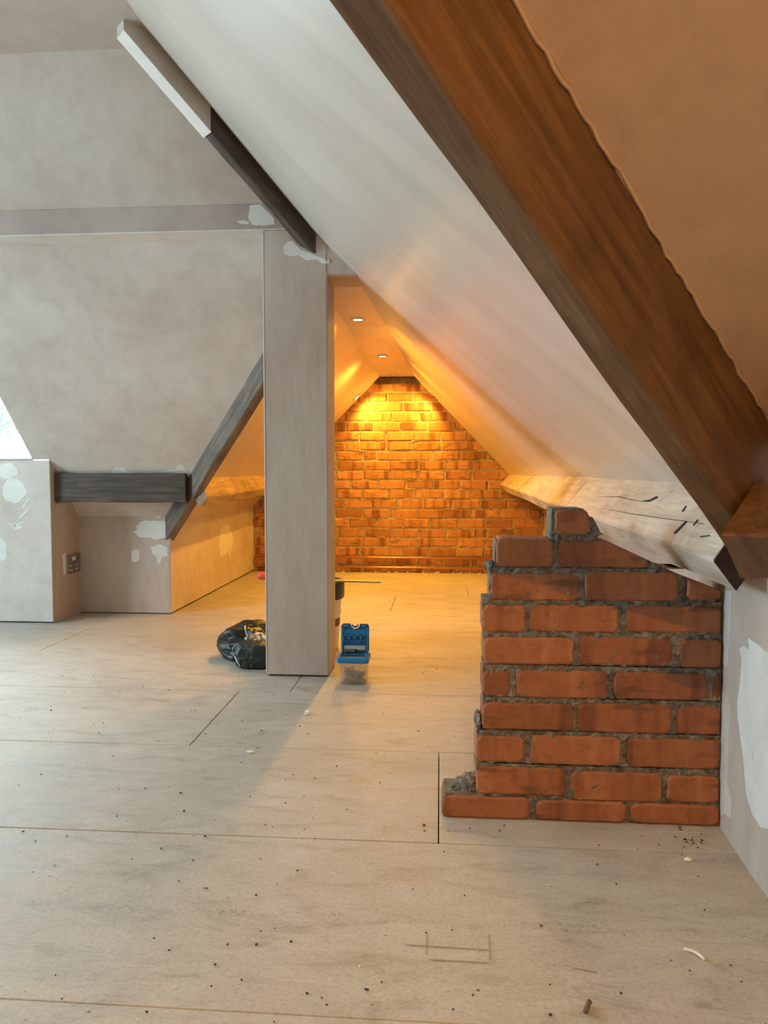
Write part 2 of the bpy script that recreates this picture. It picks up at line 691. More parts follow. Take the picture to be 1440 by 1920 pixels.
# right slope grid
NX, NY = 44, 40
verts, faces = [], []
for i in range(NX + 1):
    x = 1.05 - 2.37 * i / NX
    ya = max(x + .915, -.4)
    for j in range(NY + 1):
        y = ya + (YG + .02 - ya) * j / NY
        n = .006 * noise.noise(Vector((x * 1.6, y * 1.1, 3.0)))
        verts.append((x, y, RZ(x, y) + n))
for i in range(NX):
    for j in range(NY):
        a = i * (NY + 1) + j
        faces.append((a, a + 1, a + NY + 2, a + NY + 1))
slope_r = struct(mesh('ceiling_slope_right', verts, faces, M['slope'], smooth=True))

# ---- far slope of the main room, cut round the dormer, and its upper half
D0, D1 = W1['x0'], W1['x1']
zt = 1.828
fa = [
    # right of the dormer, down to the recess and along the valley
    [(D1, FY(.92), .92), (-2.17, FY(.92), .92), (-2.17, FY(.55), .55), (2.72 - FY(.55), FY(.55), .55), (2.72 - FY(1.80), FY(1.80), 1.80), (D1, FY(1.80), 1.80)],
    [(-5.05, FY(1.80), 1.80), (2.72 - FY(1.80), FY(1.80), 1.80), (2.72 - FY(ZC), FY(ZC), ZC), (-.1, FY(ZC), ZC), (-.1, FY(zt), zt), (-5.05, FY(zt), zt)],
    [(-5.05, FY(.92), .92), (D0, FY(.92), .92), (D0, FY(1.80), 1.80), (-5.05, FY(1.80), 1.80)],
]
vv, ff = [], []
for poly in fa:
    b = len(vv)
    vv += poly
    ff.append(tuple(range(b, b + len(poly))))
slope_f = struct(mesh('ceiling_slope_front', vv, ff, M['plaster']))
YL0, YL1, ZL = 3.030, FY(zt), 1.934
YU = YL0 - (ZH - ZL) / 1.0556
struct(mesh('ceiling_slope_upper', [(-5.05, YL0 + .01, ZL - .01), (-.2, YL0 + .01, ZL - .01), (-.2, YU, ZH), (-5.05, YU, ZH)], [(0, 1, 2, 3)], M['plaster_up']))
struct(box('ceiling', (-5.1, -2.7, ZH), (.9, YU + .02, ZH + .05), M['plaster_up']))
# boxed-in purlin: front face and underside
lint = struct(box('trim_1', (-5.05, YL0, zt), (-.52, YL1 + .05, ZL), M['plaster_pinkish'], bevel=.004))
box('corner_bead', (-5.05, YL0 - .0015, zt - .0015), (-.60, YL1 - .002, zt + .003), M['pale'], lint)  # paler skim, with the window light on the underside in its colour

# ---- near right slope (this side of the big valley timber)
F2 = lambda y: 2.265 - .877 * y
struct(mesh('ceiling_slope_near', [(-1.0, -.1, F2(-.1)), (.80, -.1, F2(-.1)), (.80, 1.69, F2(1.69))], [(0, 1, 2)], M['plaster_warm_lit']))

# ---- walls
wl = struct(box('wall_left', (-1.68, 4.327, .009), (-1.6, YG + .02, .62), M['plaster']))
box('base_gap', (-1.67, 4.335, -.02), (-1.606, YG + .02, .012), M['gap'], wl)
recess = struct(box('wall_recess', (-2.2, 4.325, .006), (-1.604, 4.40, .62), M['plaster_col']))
box('base_gap', (-2.2, 4.332, -.02), (-1.61, 4.40, .01), M['gap'], recess)
cheek = struct(mesh('wall_cheek', [(-2.164, 4.0115, -.02), (-2.164, 4.34, -.02), (-2.164, 4.34, .98), (-2.164, 4.0115, .98)], [(0, 1, 2, 3)], M['plaster_col']))
wfront = struct(box('wall_front', (-5.05, 4.01, .007), (-2.165, 4.28, .918), M['plaster'], bevel=.003))
box('base_gap', (-5.05, 4.02, -.02), (-2.18, 4.28, .01), M['gap'], wfront)
xs = [(.87, YG + .02), (.76, 4.0), (.675, 1.83), (.660, 1.6), (.652, 1.3), (.65, -2.7)]
vv = [(x, y, -.04) for x, y in xs] + [(x, y, 2.45) for x, y in xs]
n = len(xs)
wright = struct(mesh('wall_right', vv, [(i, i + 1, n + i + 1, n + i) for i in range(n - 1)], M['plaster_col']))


def wall_hole(name, axis, c, t, a0, a1, z0, z1, h, mat):
    """wall slab across 'axis' at c with an opening a0..a1 x z0..z1"""
    bm = bmesh.new()
    lo_all, hi_all = h
    for (p, q, r, s) in ((lo_all[0], a0, lo_all[1], hi_all[1]), (a1, hi_all[0], lo_all[1], hi_all[1]), (a0, a1, lo_all[1], z0), (a0, a1, z1, hi_all[1])):
        if axis == 'x':
            box_bm(bm, (c - t, p, r), (c, q, s))
        else:
            box_bm(bm, (p, c - t, r), (q, c, s))
    return struct(bmobj(name, bm, mat))


wall_hole('wall_side', 'x', -5.0, .15, W2['y0'], W2['y1'], W2['z0'], W2['z1'], ((-2.7, 0), (4.4, 2.5)), M['plaster'])
struct(box('wall_near', (-5.1, -2.75, 0), (.9, -2.6, 2.5), M['plaster']))

# dormer: cheeks, ceiling
vv, ff = [], []
for x in (D0, D1):
    b = len(vv)
    vv += [(x, FY(.92), .92), (x, 4.31, .92), (x, 4.31, 1.80), (x, FY(1.80), 1.80)]
    ff.append((b, b + 1, b + 2, b + 3))
b = len(vv)
vv += [(D0, FY(1.80), 1.80), (D1, FY(1.80), 1.80), (D1, 4.31, 1.80), (D0, 4.31, 1.80)]
ff.append((b, b + 1, b + 2, b + 3))
struct(mesh('wall_dormer', vv, ff, M['plaster']))


def window(name, o, ax, a0, a1, z0, z1, panes):
    """white timber window: o = plane coordinate; ax 'y' means it lies across y"""
    root = empty(name, (0, 0, 0))
    struct(root)

    def bx(nm, p0, p1, r0, r1, d0, d1, mat):
        if ax == 'y':
            return box(nm, (p0, o + d0, r0), (p1, o + d1, r1), mat, root, .004 if mat is not M['glass'] else 0)
        return box(nm, (o + d0, p0, r0), (o + d1, p1, r1), mat, root, .004 if mat is not M['glass'] else 0)
    fw = .05
    bx('frame_rail', a0, a1, z0, z0 + fw, -.02, .05, M['white_paint'])
    bx('frame_rail', a0, a1, z1 - fw, z1, -.02, .05, M['white_paint'])
    bx('frame_stile', a0, a0 + fw, z0 + fw, z1 - fw, -.02, .05, M['white_paint'])
    bx('frame_stile', a1 - fw, a1, z0 + fw, z1 - fw, -.02, .05, M['white_paint'])
    w = (a1 - a0 - 2 * fw) / panes
    for i in range(panes):
        p = a0 + fw + i * w
        if i:
            bx('mullion', p - .02, p + .02, z0 + fw, z1 - fw, -.015, .045, M['white_paint'])
        bx('sash_rail', p + .02, p + w - .02, z0 + fw, z0 + fw + .035, -.008, .035, M['white_paint'])
        bx('pane', p + .001, p + w - .001, z0 + fw, z1 - fw, .012, .016, M['glass'])
    return root


win1 = window('window_1', 4.25, 'y', D0, D1, .935, 1.80, 2)
box('window_sill', (D0 - .0, 4.00, .919), (D1, 4.25, .936), M['white_paint'], win1, .004)
window('window_2', -5.08, 'x', W2['y0'], W2['y1'], W2['z0'], W2['z1'], 2)

# ---- filler patches and edges laid on the plaster, traced on their own surfaces
FN = Vector((0, -1.0556, -1)).normalized()
FP = Vector((0, 4.01, .918))


def patch(parent, outline, where, nrm, mat='pale', t=.0012, name='filler_patch'):
    pts = [where(x, y) for x, y in outline]
    o = prism(name, pts, nrm, t, M[mat], parent)
    return o


def blob(cx, cy, rx, ry, n=22, j=.16, seed=0):
    r = random.Random(seed)
    out = []
    for k in range(n):
        a = 2 * math.pi * k / n
        f = 1 + r.uniform(-j, j)
        out.append((cx + rx * f * math.cos(a), cy + ry * f * math.sin(a)))
    return out


NY_ = Vector((0, -1, 0))
onF = lambda x, y: at_plane(x, y, FP, FN)
onW = lambda x, y: at_y(x, y, 4.01)
onR = lambda x, y: at_y(x, y, 4.325)
patch(wfront, blob(14, 883, 20, 15, seed=1, j=.08), onW, NY_)
patch(wfront, blob(27, 920, 23, 23, seed=2, j=.08), onW, NY_)
patch(wfront, [(-14, 1010), (4, 1008), (13, 1020), (13, 1042), (10, 1050), (-14, 1055)], onW, NY_)
for ln in ([(56, 931), (58, 933), (44, 952), (42, 950)], [(54, 952), (56, 955), (38, 973), (35, 970)], [(44, 978), (46, 980), (28, 988), (27, 983)], [(26, 976), (30, 984), (42, 987), (44, 989), (27, 995)], [(15, 980), (17, 979), (27, 990), (25, 992)]):
    patch(wfront, ln, onW, NY_, name='chalk_stroke')
patch(slope_f, [(208, 886), (215, 876), (232, 877), (240, 884), (250, 887), (248, 890), (212, 890)], onF, FN)
patch(slope_f, [(303, 889), (306, 884), (318, 881), (330, 880), (333, 871), (342, 872), (350, 882), (352, 890)], onF, FN)
patch(recess, [(136, 944), (218, 944), (214, 952), (200, 956), (150, 957), (140, 953)], onR, NY_)
patch(recess, blob(285, 992, 32, 18, seed=5), onR, NY_)
patch(recess, [(270, 944), (318, 944), (306, 962), (300, 972), (290, 968), (280, 962)], onR, NY_)
patch(recess, [(247, 1031), (261, 1030), (262, 1050), (254, 1054), (247, 1052)], onR, NY_)
patch(recess, [(282, 1027), (300, 1020), (314, 1026), (314, 1042), (304, 1044), (300, 1056), (295, 1057), (294, 1045), (286, 1038)], onR, NY_)
onK = lambda x, y: at_x(x, y, -1.6)
patch(wl, [(411, 1003), (416, 988), (421, 984), (430, 984), (432, 995), (437, 1005), (437, 1020), (433, 1032), (431, 1046), (427, 1038), (422, 1040), (414, 1044), (411, 1025)], onK, (1, 0, 0))
onC = lambda x, y: at_x(x, y, -2.164)
patch(cheek, blob(114, 951, 11, 10, seed=8, j=.1), onC, (1, 0, 0), 'plaster')
patch(cheek, [(117, 1040), (124, 1036), (124, 1076), (119, 1078)], onC, (1, 0, 0), 'whitebead')
onWR = lambda x, y: at_x(x, y, .655)


def on_wr(x, y):
    # right wall is a chain of flat stretches: find the stretch hit
    for (xa, ya), (xb, yb) in zip(xs, xs[1:]):
        nn = Vector((ya - yb, xb - xa, 0)).normalized()
        p = at_plane(x, y, (xa, ya, 0), nn)
        if yb - .01 <= p.y <= ya + .01:
            return p
    return at_x(x, y, .66)


xs = [(.87, YG + .02), (.76, 4.0), (.675, 1.83), (.660, 1.6), (.652, 1.3), (.65, -2.7)]
WN = Vector((-1, .05, 0))
patch(wright, [(1352, 1105), (1373, 1108), (1371, 1180), (1366, 1240), (1363, 1258), (1354, 1240), (1352, 1180)], on_wr, WN, 'plaster')
patch(wright, [(1353, 1290), (1360, 1300), (1370, 1330), (1366, 1400), (1364, 1470), (1371, 1500), (1371, 1535), (1360, 1527), (1352, 1533), (1350, 1450)], on_wr, WN, 'plaster')
patch(wright, [(1387, 1216), (1396, 1211), (1406, 1218), (1403, 1196), (1412, 1202), (1426, 1212), (1446, 1230), (1446, 1555), (1428, 1552), (1412, 1528), (1400, 1490), (1394, 1420), (1384, 1345), (1383, 1320), (1387, 1290), (1392, 1240)], on_wr, WN)

# ================================================================== COLUMN + HEADER
col = empty('plaster_column', (-.588, 3.13, 0))
tag(col, 'square plastered column standing on the board floor, tallest upright in the room', 'column')
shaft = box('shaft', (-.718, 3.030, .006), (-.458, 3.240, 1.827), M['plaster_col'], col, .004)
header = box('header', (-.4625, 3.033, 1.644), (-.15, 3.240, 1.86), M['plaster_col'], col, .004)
box('corner_bead', (-.7205, 3.0285, .02), (-.7165, 3.032, 1.826), M['whitebead'], col)
box('base_gap', (-.71, 3.037, .0), (-.465, 3.233, .006), M['gap'], col)
onCol = lambda x, y: at_y(x, y, 3.030)
z5 = 5.143
zc2 = lambda pts: [(440 + x / z5, 360 + y / z5) for x, y in pts]
patch(shaft, zc2([(470, 520), (520, 480), (560, 470), (640, 560), (720, 585), (790, 615), (860, 640), (905, 690), (840, 690), (800, 650), (740, 655), (690, 660), (620, 610), (520, 620), (480, 600)]), onCol, NY_)
patch(header, zc2([(920, 690), (905, 690), (890, 660), (900, 640)]), onCol, NY_)
onLint = lambda x, y: at_y(x, y, YL0)
patch(lint, zc2([(130, 250), (150, 130), (250, 118), (330, 200), (380, 250), (390, 310), (280, 325), (170, 318)]), onLint, NY_)
patch(lint, zc2([(20, 285), (90, 272), (145, 290), (130, 310), (60, 308)]), onLint, NY_)
onUnder = lambda x, y: at_z(x, y, zt)

# ================================================================== TIMBERS
U = Vector


def sloped_timber(name, a, d, t0, t1, wdir, w, h, mat, seed, n=18, jit=.004):
    """a: point on the lower front arris at t=0; d: run per t; vertical sides"""
    r = []
    for t in (t0, t1):
        p = U(a) + U(d) * t
        q = p + U(wdir).normalized() * w
        r.append([p, q, q + U((0, 0, h)), p + U((0, 0, h))])
    return beam(name, r[0], r[1], mat, n, jit, seed)


big = sloped_timber('valley_rafter', (.526, 1.396, .777), (-1, -1, .968), -.12, 1.5, (-1, 1, 0), .062, .34, M['wood_valley'], 3, 26, .006)
tag(big, 'large orange-brown sloping roof timber crossing the upper right, closest to the viewer', 'beam')
rr2 = random.Random(6)
edge = []
for k in range(70):
    x = -.22 + .84 * k / 69
    y = x + .87 - .002 - rr2.uniform(0, .003)
    edge.append((x, y, F2(y) - .001 + rr2.uniform(-.006, .004)))
tube('plaster_edge', edge, .0035, M['plaster_warm_lit'], big, 5)
lv = sloped_timber('valley_rafter', (-1.155, 3.849, .948), (1, -1, 1.067), -.50, .58, (1, 1, 0), .055, .26, M['wood_grey'], 5, 14)
tag(lv, 'grey weathered sloping roof timber running up behind the left side of the column', 'beam')
hip = sloped_timber('hip_rafter', (-.501, 3.031, 1.723), (-1, -1, 1.067), .0, .325, (-1, 1, 0), .05, .24, M['wood_hip'], 9, 10, .003)
tag(hip, 'near-black sloping roof timber ending on top of the plastered column', 'beam')
ha = U((-.498, 3.028, 1.721)) + U((-1, -1, 1.067)) * .3285
boxed = sloped_timber('boxed_rafter', ha, (-1, -1, 1.067), .0, .222, (-1, 1, 0), .056, .24, M['plaster_up'], 10, 6, .001)
tag(boxed, 'plastered upper length of sloping rafter with bright white underside, near the high ceiling', 'beam')
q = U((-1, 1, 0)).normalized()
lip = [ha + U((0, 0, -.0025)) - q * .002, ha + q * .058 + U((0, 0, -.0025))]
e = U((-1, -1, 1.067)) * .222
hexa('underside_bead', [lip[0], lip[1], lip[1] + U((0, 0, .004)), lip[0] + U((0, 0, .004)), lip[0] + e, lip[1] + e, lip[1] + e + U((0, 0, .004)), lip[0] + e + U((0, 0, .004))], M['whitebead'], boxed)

# right-hand purlin under the right slope (limed) - from the gable to the big rafter
n0, n1 = 1.55, YG - .02
pe0, pl0 = U((.550, n0, .670)), U((.598, n0, .607))
pe1, pl1 = U((.497, n1, .748)), U((.545, n1, .686))
dn, df = U((.55, 0, .83)).normalized(), U((.70, 0, .70)).normalized()
pur = beam('roof_purlin', [pe0, pl0, pl0 + dn * .24, pe0 + dn * .24], [pe1, pl1, pl1 + df * .16, pe1 + df * .16], M['wood_lime'], 26, .004, 12)
tag(pur, 'pale limewashed purlin under the right slope, running from brick gable to brick stub', 'beam')
eg = [pe0 + U((.003, -.003, 0)), pl0 + U((0, -.003, .003)), pl0 + dn * .2 + U((0, -.003, 0)), pe0 + dn * .2 + U((0, -.003, 0))]
prism('cut_end', eg, (0, 1, 0), .004, M['end_grain_shaded'], pur)
# drying cracks on its upper face (traced on that face)
fn = (pe1 - pe0).cross(dn).normalized()
if fn.x > 0:
    fn = -fn
onP = lambda x, y: at_plane(x, y, pe0, fn)
zz = lambda pts: [(900 + x / 2.667, 700 + y / 2.667) for x, y in pts]
for c in ([(800, 640), (850, 632), (885, 614), (888, 622), (845, 642)], [(968, 800), (1030, 738), (1034, 744), (975, 803)], [(600, 672), (750, 700), (900, 722), (1120, 752), (1120, 753.5), (900, 724), (750, 702)], [(590, 618), (700, 616), (750, 630), (800, 638), (800, 639.5), (750, 632), (700, 618)], [(1010, 690), (1030, 662), (1033, 664), (1013, 693)], [(1065, 760), (1090, 730), (1092, 733), (1068, 763)], [(1100, 815), (1150, 810), (1150, 814), (1105, 820)]):
    patch(pur, zz(c), onP, fn, 'crack', .0012, 'drying_crack')

# near purlin crossing in front of the big rafter on the near slope
A0, B0, C0 = U((.600, 1.47, .835)), U((.475, 1.30, .744)), U((.545, 1.39, .656))
D0_ = U((.655, 1.53, .74))
sh = lambda p: U((.668, p.y, p.z))
npur = beam('roof_purlin', [B0, C0, D0_ - U((.005, 0, 0)), A0], [sh(B0), sh(C0), sh(D0_), sh(A0)], M['wood_valley'], 5, .002, 15)
tag(npur, 'short dark brown purlin end at the right edge, against the big orange rafter', 'beam')

# purlin of the left bay slope
r0 = [U((-1.287, 4.05, .711)), U((-1.325, 4.05, .655)), U((-1.43, 4.15, .74)), U((-1.36, 4.12, .86))]
r1 = [U((-1.287, YG - .02, .738)), U((-1.325, YG - .02, .682)), U((-1.43, YG - .02, .77)), U((-1.36, YG - .02, .88))]
lp = beam('roof_purlin', r0, r1, M['wood_tan'], 12, .004, 17)
tag(lp, 'tan purlin along the left slope of the lit bay, seen left of the column', 'beam')
# dark purlin of the far slope
r0 = [U((-2.158, 4.05, .842)), U((-2.158, 4.05, .680)), U((-2.158, 4.18, .680)), U((-2.158, 4.18, .842))]
r1 = [U((-1.41, 4.05, .842)), U((-1.41, 4.05, .680)), U((-1.41, 4.18, .680)), U((-1.41, 4.18, .842))]
dp = beam('roof_purlin', r0, r1, M['wood_dark'], 10, .004, 19)
tag(dp, 'short horizontal near-black purlin above the wall recess with the socket', 'beam')
# ledger strip at the top of the gable
lt = beam('timber_ledger', [U((-.53, YG - .03, 1.588)), U((-.53, YG - .03, 1.640)), U((-.53, YG + .01, 1.640)), U((-.53, YG + .01, 1.588))],
          [U((-.20, YG - .03, 1.584)), U((-.20, YG - .03, 1.640)), U((-.20, YG + .01, 1.640)), U((-.20, YG + .01, 1.584))], M['wood_hip'], 6, .003, 21)
tag(lt, 'dark timber strip across the peak of the brick gable', 'beam')

# ================================================================== BRICK STUB
stub = empty('brick_stub_wall', (.35, 1.9, 0))
tag(stub, 'broken-off red brick stub wall with stepped left edge beside the right wall', 'brick wall')
S1 = 2.483
zb = lambda x, y: at_y(860 + x / S1, 920 + y / S1, YS)
ROWS = [
    [(447, 85, 612, 205)],
    [(172, 222, 440, 355), (462, 235, 885, 360), (935, 300, 1050, 365)],
    [(145, 385, 565, 515), (588, 380, 1025, 515), (1065, 395, 1222, 510)],
    [(110, 535, 310, 662), (330, 535, 745, 662), (785, 535, 1222, 665)],
    [(115, 685, 535, 810), (557, 685, 995, 818), (1030, 695, 1222, 825)],
    [(112, 838, 238, 960), (268, 840, 695, 970), (722, 850, 1160, 975), (1188, 850, 1222, 975)],
    [(108, 990, 530, 1115), (555, 995, 990, 1130), (1018, 1010, 1220, 1138)],
    [(80, 1145, 305, 1265), (333, 1145, 755, 1280), (780, 1160, 1218, 1295)],
    [(80, 1290, 500, 1420), (520, 1315, 948, 1450), (970, 1330, 1214, 1455)],
    [(-78, 1425, 330, 1545), (360, 1445, 780, 1565), (800, 1462, 1212, 1580)],
]
TH = .108
rb = random.Random(5)


CLIP = [zb(*p) for p in ((560, 60), (606, 100), (612, 130), (700, 232), (900, 325), (1050, 395), (1225, 462))]


def zclip(x):
    if x <= CLIP[0].x:
        return 9.0
    for a, b in zip(CLIP, CLIP[1:]):
        if x <= b.x:
            return a.z + (b.z - a.z) * (x - a.x) / (b.x - a.x)
    return CLIP[-1].z


def near_brick(x0, x1, z0, z1):
    """rounded, slightly chipped outline; front face proud with a soft arris"""
    w, h = x1 - x0, z1 - z0
    cx, cz = (x0 + x1) / 2, (z0 + z1) / 2
    cr = min(.010, w * .3)
    pts = []

    def edge(ax, az, bx_, bz, n):
        for k in range(n):
            t = k / n
            pts.append([ax + (bx_ - ax) * t, az + (bz - az) * t])
    hw, hh = w / 2, h / 2
    n = max(2, int(w / .022))
    edge(-hw + cr, -hh, hw - cr, -hh, n)
    edge(hw - cr, -hh, hw, -hh + cr, 2)
    edge(hw, -hh + cr, hw, hh - cr, 2)
    edge(hw, hh - cr, hw - cr, hh, 2)
    edge(hw - cr, hh, -hw + cr, hh, n)
    edge(-hw + cr, hh, -hw, hh - cr, 2)
    edge(-hw, hh - cr, -hw, -hh + cr, 2)
    edge(-hw, -hh + cr, -hw + cr, -hh, 2)
    for p in pts:
        p[0] += rb.uniform(-.0015, .0015)
        p[1] += rb.uniform(-.0016, .0016)
        p[1] = max(-hh, min(p[1], zclip(cx + p[0]) - cz - .003))
    bm = bmesh.new()
    f = rb.uniform(-.003, .002)
    sc = lambda s_, y: [bm.verts.new((p[0] - math.copysign(min(s_, abs(p[0])), p[0]) * (1 if abs(p[0]) > hw - .012 else 0),
                                      y,
                                      p[1] - math.copysign(min(s_, abs(p[1])), p[1]) * (1 if abs(p[1]) > hh - .012 else 0))) for p in pts]
    r0, r1, r2 = sc(.0045, f), sc(0, f + .004), sc(0, f + TH - .004)
    m = len(pts)
    bm.faces.new(r0)
    for a, b in ((r0, r1), (r1, r2)):
        for k in range(m):
            bm.faces.new((a[k], a[(k + 1) % m], b[(k + 1) % m], b[k]))
    bm.faces.new(r2)
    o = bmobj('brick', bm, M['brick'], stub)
    o.matrix_parent_inverse = Matrix.Identity(4)
    o.location = (cx - stub.location.x, YS - stub.location.y, cz - stub.location.z)


LEFT = [430, 165, 138, 105, 110, 108, 108, 80, 80, -76]
bands = []
for ri, row in enumerate(ROWS):
    ztop, zbot = [], []
    for (x0, y0, x1, y1) in row:
        a, b = zb(x0, (y0 + y1) / 2), zb(x1, (y0 + y1) / 2)
        c, d = zb((x0 + x1) / 2, y0), zb((x0 + x1) / 2, y1)
        zl = d.z if ri < 9 else -.018
        near_brick(a.x, b.x, max(zl, .0005), c.z)
        ztop.append(c.z)
        zbot.append(max(zl, .001))
    bands.append((zb(LEFT[ri], (row[0][1] + row[0][3]) / 2).x, min(.672, zb(row[-1][2], row[-1][1]).x + .002), sum(zbot) / len(zbot), sum(ztop) / len(ztop)))
# mortar bed: solid core plus a ragged front skin, recessed behind the brick faces
bm = bmesh.new()
for i, (xa, xb_, z0, z1) in enumerate(bands):
    top = z1 + .001 if i == 0 else (bands[i - 1][2] if i else z1)
    if i == 0:
        xb_ = zb(680, 150).x
    ns = 14 if i < 3 else 1
    for k in range(ns):
        sa, sb = xa + .004 + (xb_ - xa - .004) * k / ns, xa + .004 + (xb_ - xa - .004) * (k + 1) / ns
        ct = min(top, z1 + .010, zclip(sb) - .004)
        if ct > z0 + .002:
            box_bm(bm, (sa, YS + .012, z0), (sb, YS + TH - .006, ct))
    nx = max(2, int((xb_ - xa) / .007))
    zt2 = min(top, z1 + (.012 if i > 1 else .004))
    nz = max(2, int((zt2 - z0) / .006))
    g = []
    for a in range(nx + 1):
        colv = []
        for b in range(nz + 1):
            x = xa + .002 + (xb_ - xa - .002) * a / nx
            z = max(z0, min(z0 + (zt2 - z0) * b / nz, zclip(x) - .003))
            y = YS + .0055 + .008 * noise.noise(Vector((x * 60, z * 60, i))) + .004 * noise.noise(Vector((x * 170, z * 170, 5)))
            colv.append(bm.verts.new((x, y, z)))
        g.append(colv)
    for a in range(nx):
        for b in range(nz):
            bm.faces.new((g[a][b], g[a + 1][b], g[a + 1][b + 1], g[a][b + 1]))
bz0, bz1 = bands[1][3] - .006, bands[0][2] + .005
bx0, bx1 = zb(432, 210).x, zb(640, 215).x
for k in range(12):
    xa, xb_ = bx0 + (bx1 - bx0) * k / 12, bx0 + (bx1 - bx0) * (k + 1) / 12
    box_bm(bm, (xa, YS + .004 + rb.uniform(0, .006), bz0), (xb_ + .001, YS + TH - .006, bz1), .002)
bmobj('mortar', bm, M['mortar'], stub)


def rubble(name, c, r, seed, mat, parent, flat=.0):
    rr = random.Random(seed)
    bm = bmesh.new()
    bmesh.ops.create_icosphere(bm, subdivisions=3, radius=1)
    for v in bm.verts:
        d = 1 + .35 * noise.noise(v.co * 2.3 + Vector((seed, 0, 0))) + .22 * noise.noise(v.co * 6 + Vector((0, seed, 0)))
        p = v.co * d
        v.co = Vector((c[0] + p.x * r[0], c[1] + p.y * r[1], max(flat, c[2] + p.z * r[2])))
    return bmobj(name, bm, mat, parent)


ml = zb(38, 1385)
rubble('mortar_lump', (ml.x + .012, YS + .05, ml.z - .012), (.032, .035, .030), 4, M['mortar'], stub, .045)
rubble('mortar_lump', (ml.x - .012, YS + .06, ml.z - .020), (.026, .03, .02), 9, M['mortar'], stub, .045)
t0 = zb(628, 175)
rubble('mortar_lump', (t0.x, YS + .05, t0.z - .008), (.020, .045, .030), 14, M['mortar'], stub)
t0 = zb(95, 1095)
rubble('mortar_lump', (t0.x, YS + .05, t0.z), (.010, .045, .018), 17, M['mortar'], stub)
t0 = zb(150, 350)
rubble('mortar_lump', (t0.x, YS + .05, t0.z - .004), (.012, .045, .012), 18, M['mortar'], stub)

# ================================================================== PIPES
for (py, r, lab) in ((1046, .0085, 'upper copper pipe running along the foot of the brick gable'), (1064.5, .0085, 'lower copper pipe just above the floor at the foot of the brick gable')):
    p = at_y(780, py, YG - .045)
    o = tube('copper_pipe', [(-1.58, YG - .045, p.z), (-.4, YG - .047, p.z + .001), (.86, YG - .045, p.z - .002)], r, M['copper'])
    tag(o, lab, 'pipe', 'heating pipes at the gable')

# ================================================================== SOCKET on the cheek wall
a, b = at_x(123, 1042, -2.164), at_x(147.5, 1071, -2.164)
sk = empty('power_socket', (-2.164, (a.y + b.y) / 2, (a.z + b.z) / 2))
tag(sk, 'double power socket with metal plate on the side of the wall recess', 'socket')
y0, y1, z0, z1 = a.y, b.y, b.z, a.z
box('face_plate', (-2.164, y0, z0), (-2.154, y1, z1), M['steel'], sk, .003, 2)
yc = (y0 + y1) / 2
for s in (-1, 1):
    box('rocker_switch', (-2.155, yc + s * .011 - .007, z1 - .034), (-2.1505, yc + s * .011 + .007, z1 - .014), M['insert'], sk, .001)
    ys = yc + s * .040
    ins = box('socket_insert', (-2.155, ys - .022, z0 + .010), (-2.1525, ys + .022, z0 + .056), M['steel'], sk, .002)
    box('pin_shutter', (-2.1527, ys - .004, z0 + .040), (-2.1518, ys + .004, z0 + .052), M['insert'], ins)
    for q_ in (-1, 1):
        box('pin_shutter', (-2.1527, ys + q_ * .012 - .005, z0 + .018), (-2.1518, ys + q_ * .012 + .005, z0 + .026), M['insert'], ins)

# ================================================================== DOWNLIGHTS
def downlight(loc, axis, label, power, lit=True, rad=.037, spot=2.85, group='recessed downlights'):
    root = empty('downlight', loc)
    ax = Vector(axis).normalized()
    root.rotation_euler = ax.to_track_quat('-Z', 'Y').to_euler()
    tag(root, label, 'downlight', group)
    mt = Matrix.LocRotScale(root.location, root.rotation_euler, None)

    def ring(nm, prof, mat):
        o = lathe(nm, prof, 0, 0, mat, None, 36)
        o.parent = root
        return o
    ring('rim', [(rad * .72, -.001), (rad * .74, -.0075), (rad * .9, -.0085), (rad, -.004), (rad, .004), (rad * .72, .004)], M['chrome'])
    ring('lens', [(rad * .70, -.0045), (rad * .3, -.0055), (.002, -.0055), (.002, .003), (rad * .70, .003)], M['lit'] if lit else M['unlit'])
    if power:
        d = bpy.data.lights.new('downlight_bulb', 'SPOT')
        d.energy = power
        d.color = LAMP_RGB
        d.spot_size = spot
        d.spot_blend = .6
        d.shadow_soft_size = .022
        o = bpy.data.objects.new('bulb', d)
        COL.objects.link(o)
        o.parent = root
        o.location = (0, 0, -.014)
    return root


DOWN = (0, 0, -1)
for (px, py, lab, pw, lit) in ((671, 598, 'lit downlight in the low ceiling nearest the column', 48, True), (717, 667, 'lit downlight in the low ceiling midway to the brick gable', 76, True), (740, 701, 'unlit downlight in the low ceiling closest to the brick gable', 0, False)):
    p = at_z(px, py, ZC)
    downlight((p.x, p.y, ZC), DOWN, lab, pw, lit)
yL = YG - .16
zl = 1.465
xl = (zl - 1.646) - .51
downlight((xl, yL, zl), (1, 0, -1.0), 'downlight set in the left slope close to the brick gable', 42, True)
yM = 4.35
downlight((xl, yM, zl), (1, 0, -1.0), 'downlight set in the left slope, tucked behind the plastered column', 42, True)  # added lamp, never in view, throws the warm glow on the right slope
xr = .572 - (zl - .828) / 1.04
downlight((xr, yL, zl), (-1, 0, -1.0), 'downlight set in the right slope close to the brick gable', 32, True)
downlight((.22, -.75, ZH), DOWN, 'added downlight in the high ceiling behind the viewer, warming the near slope', 165, True)  # added out of view to light the near slope and big rafter

# ================================================================== SCREW TUB
tx0, tx1, ty0, ty1 = -.405, -.286, 2.918, 3.030
tub = empty('screw_tub', ((tx0 + tx1) / 2, (ty0 + ty1) / 2, 0))
tag(tub, 'small clear plastic screw tub with open bright blue lid, beside the column', 'container')
HB = .100


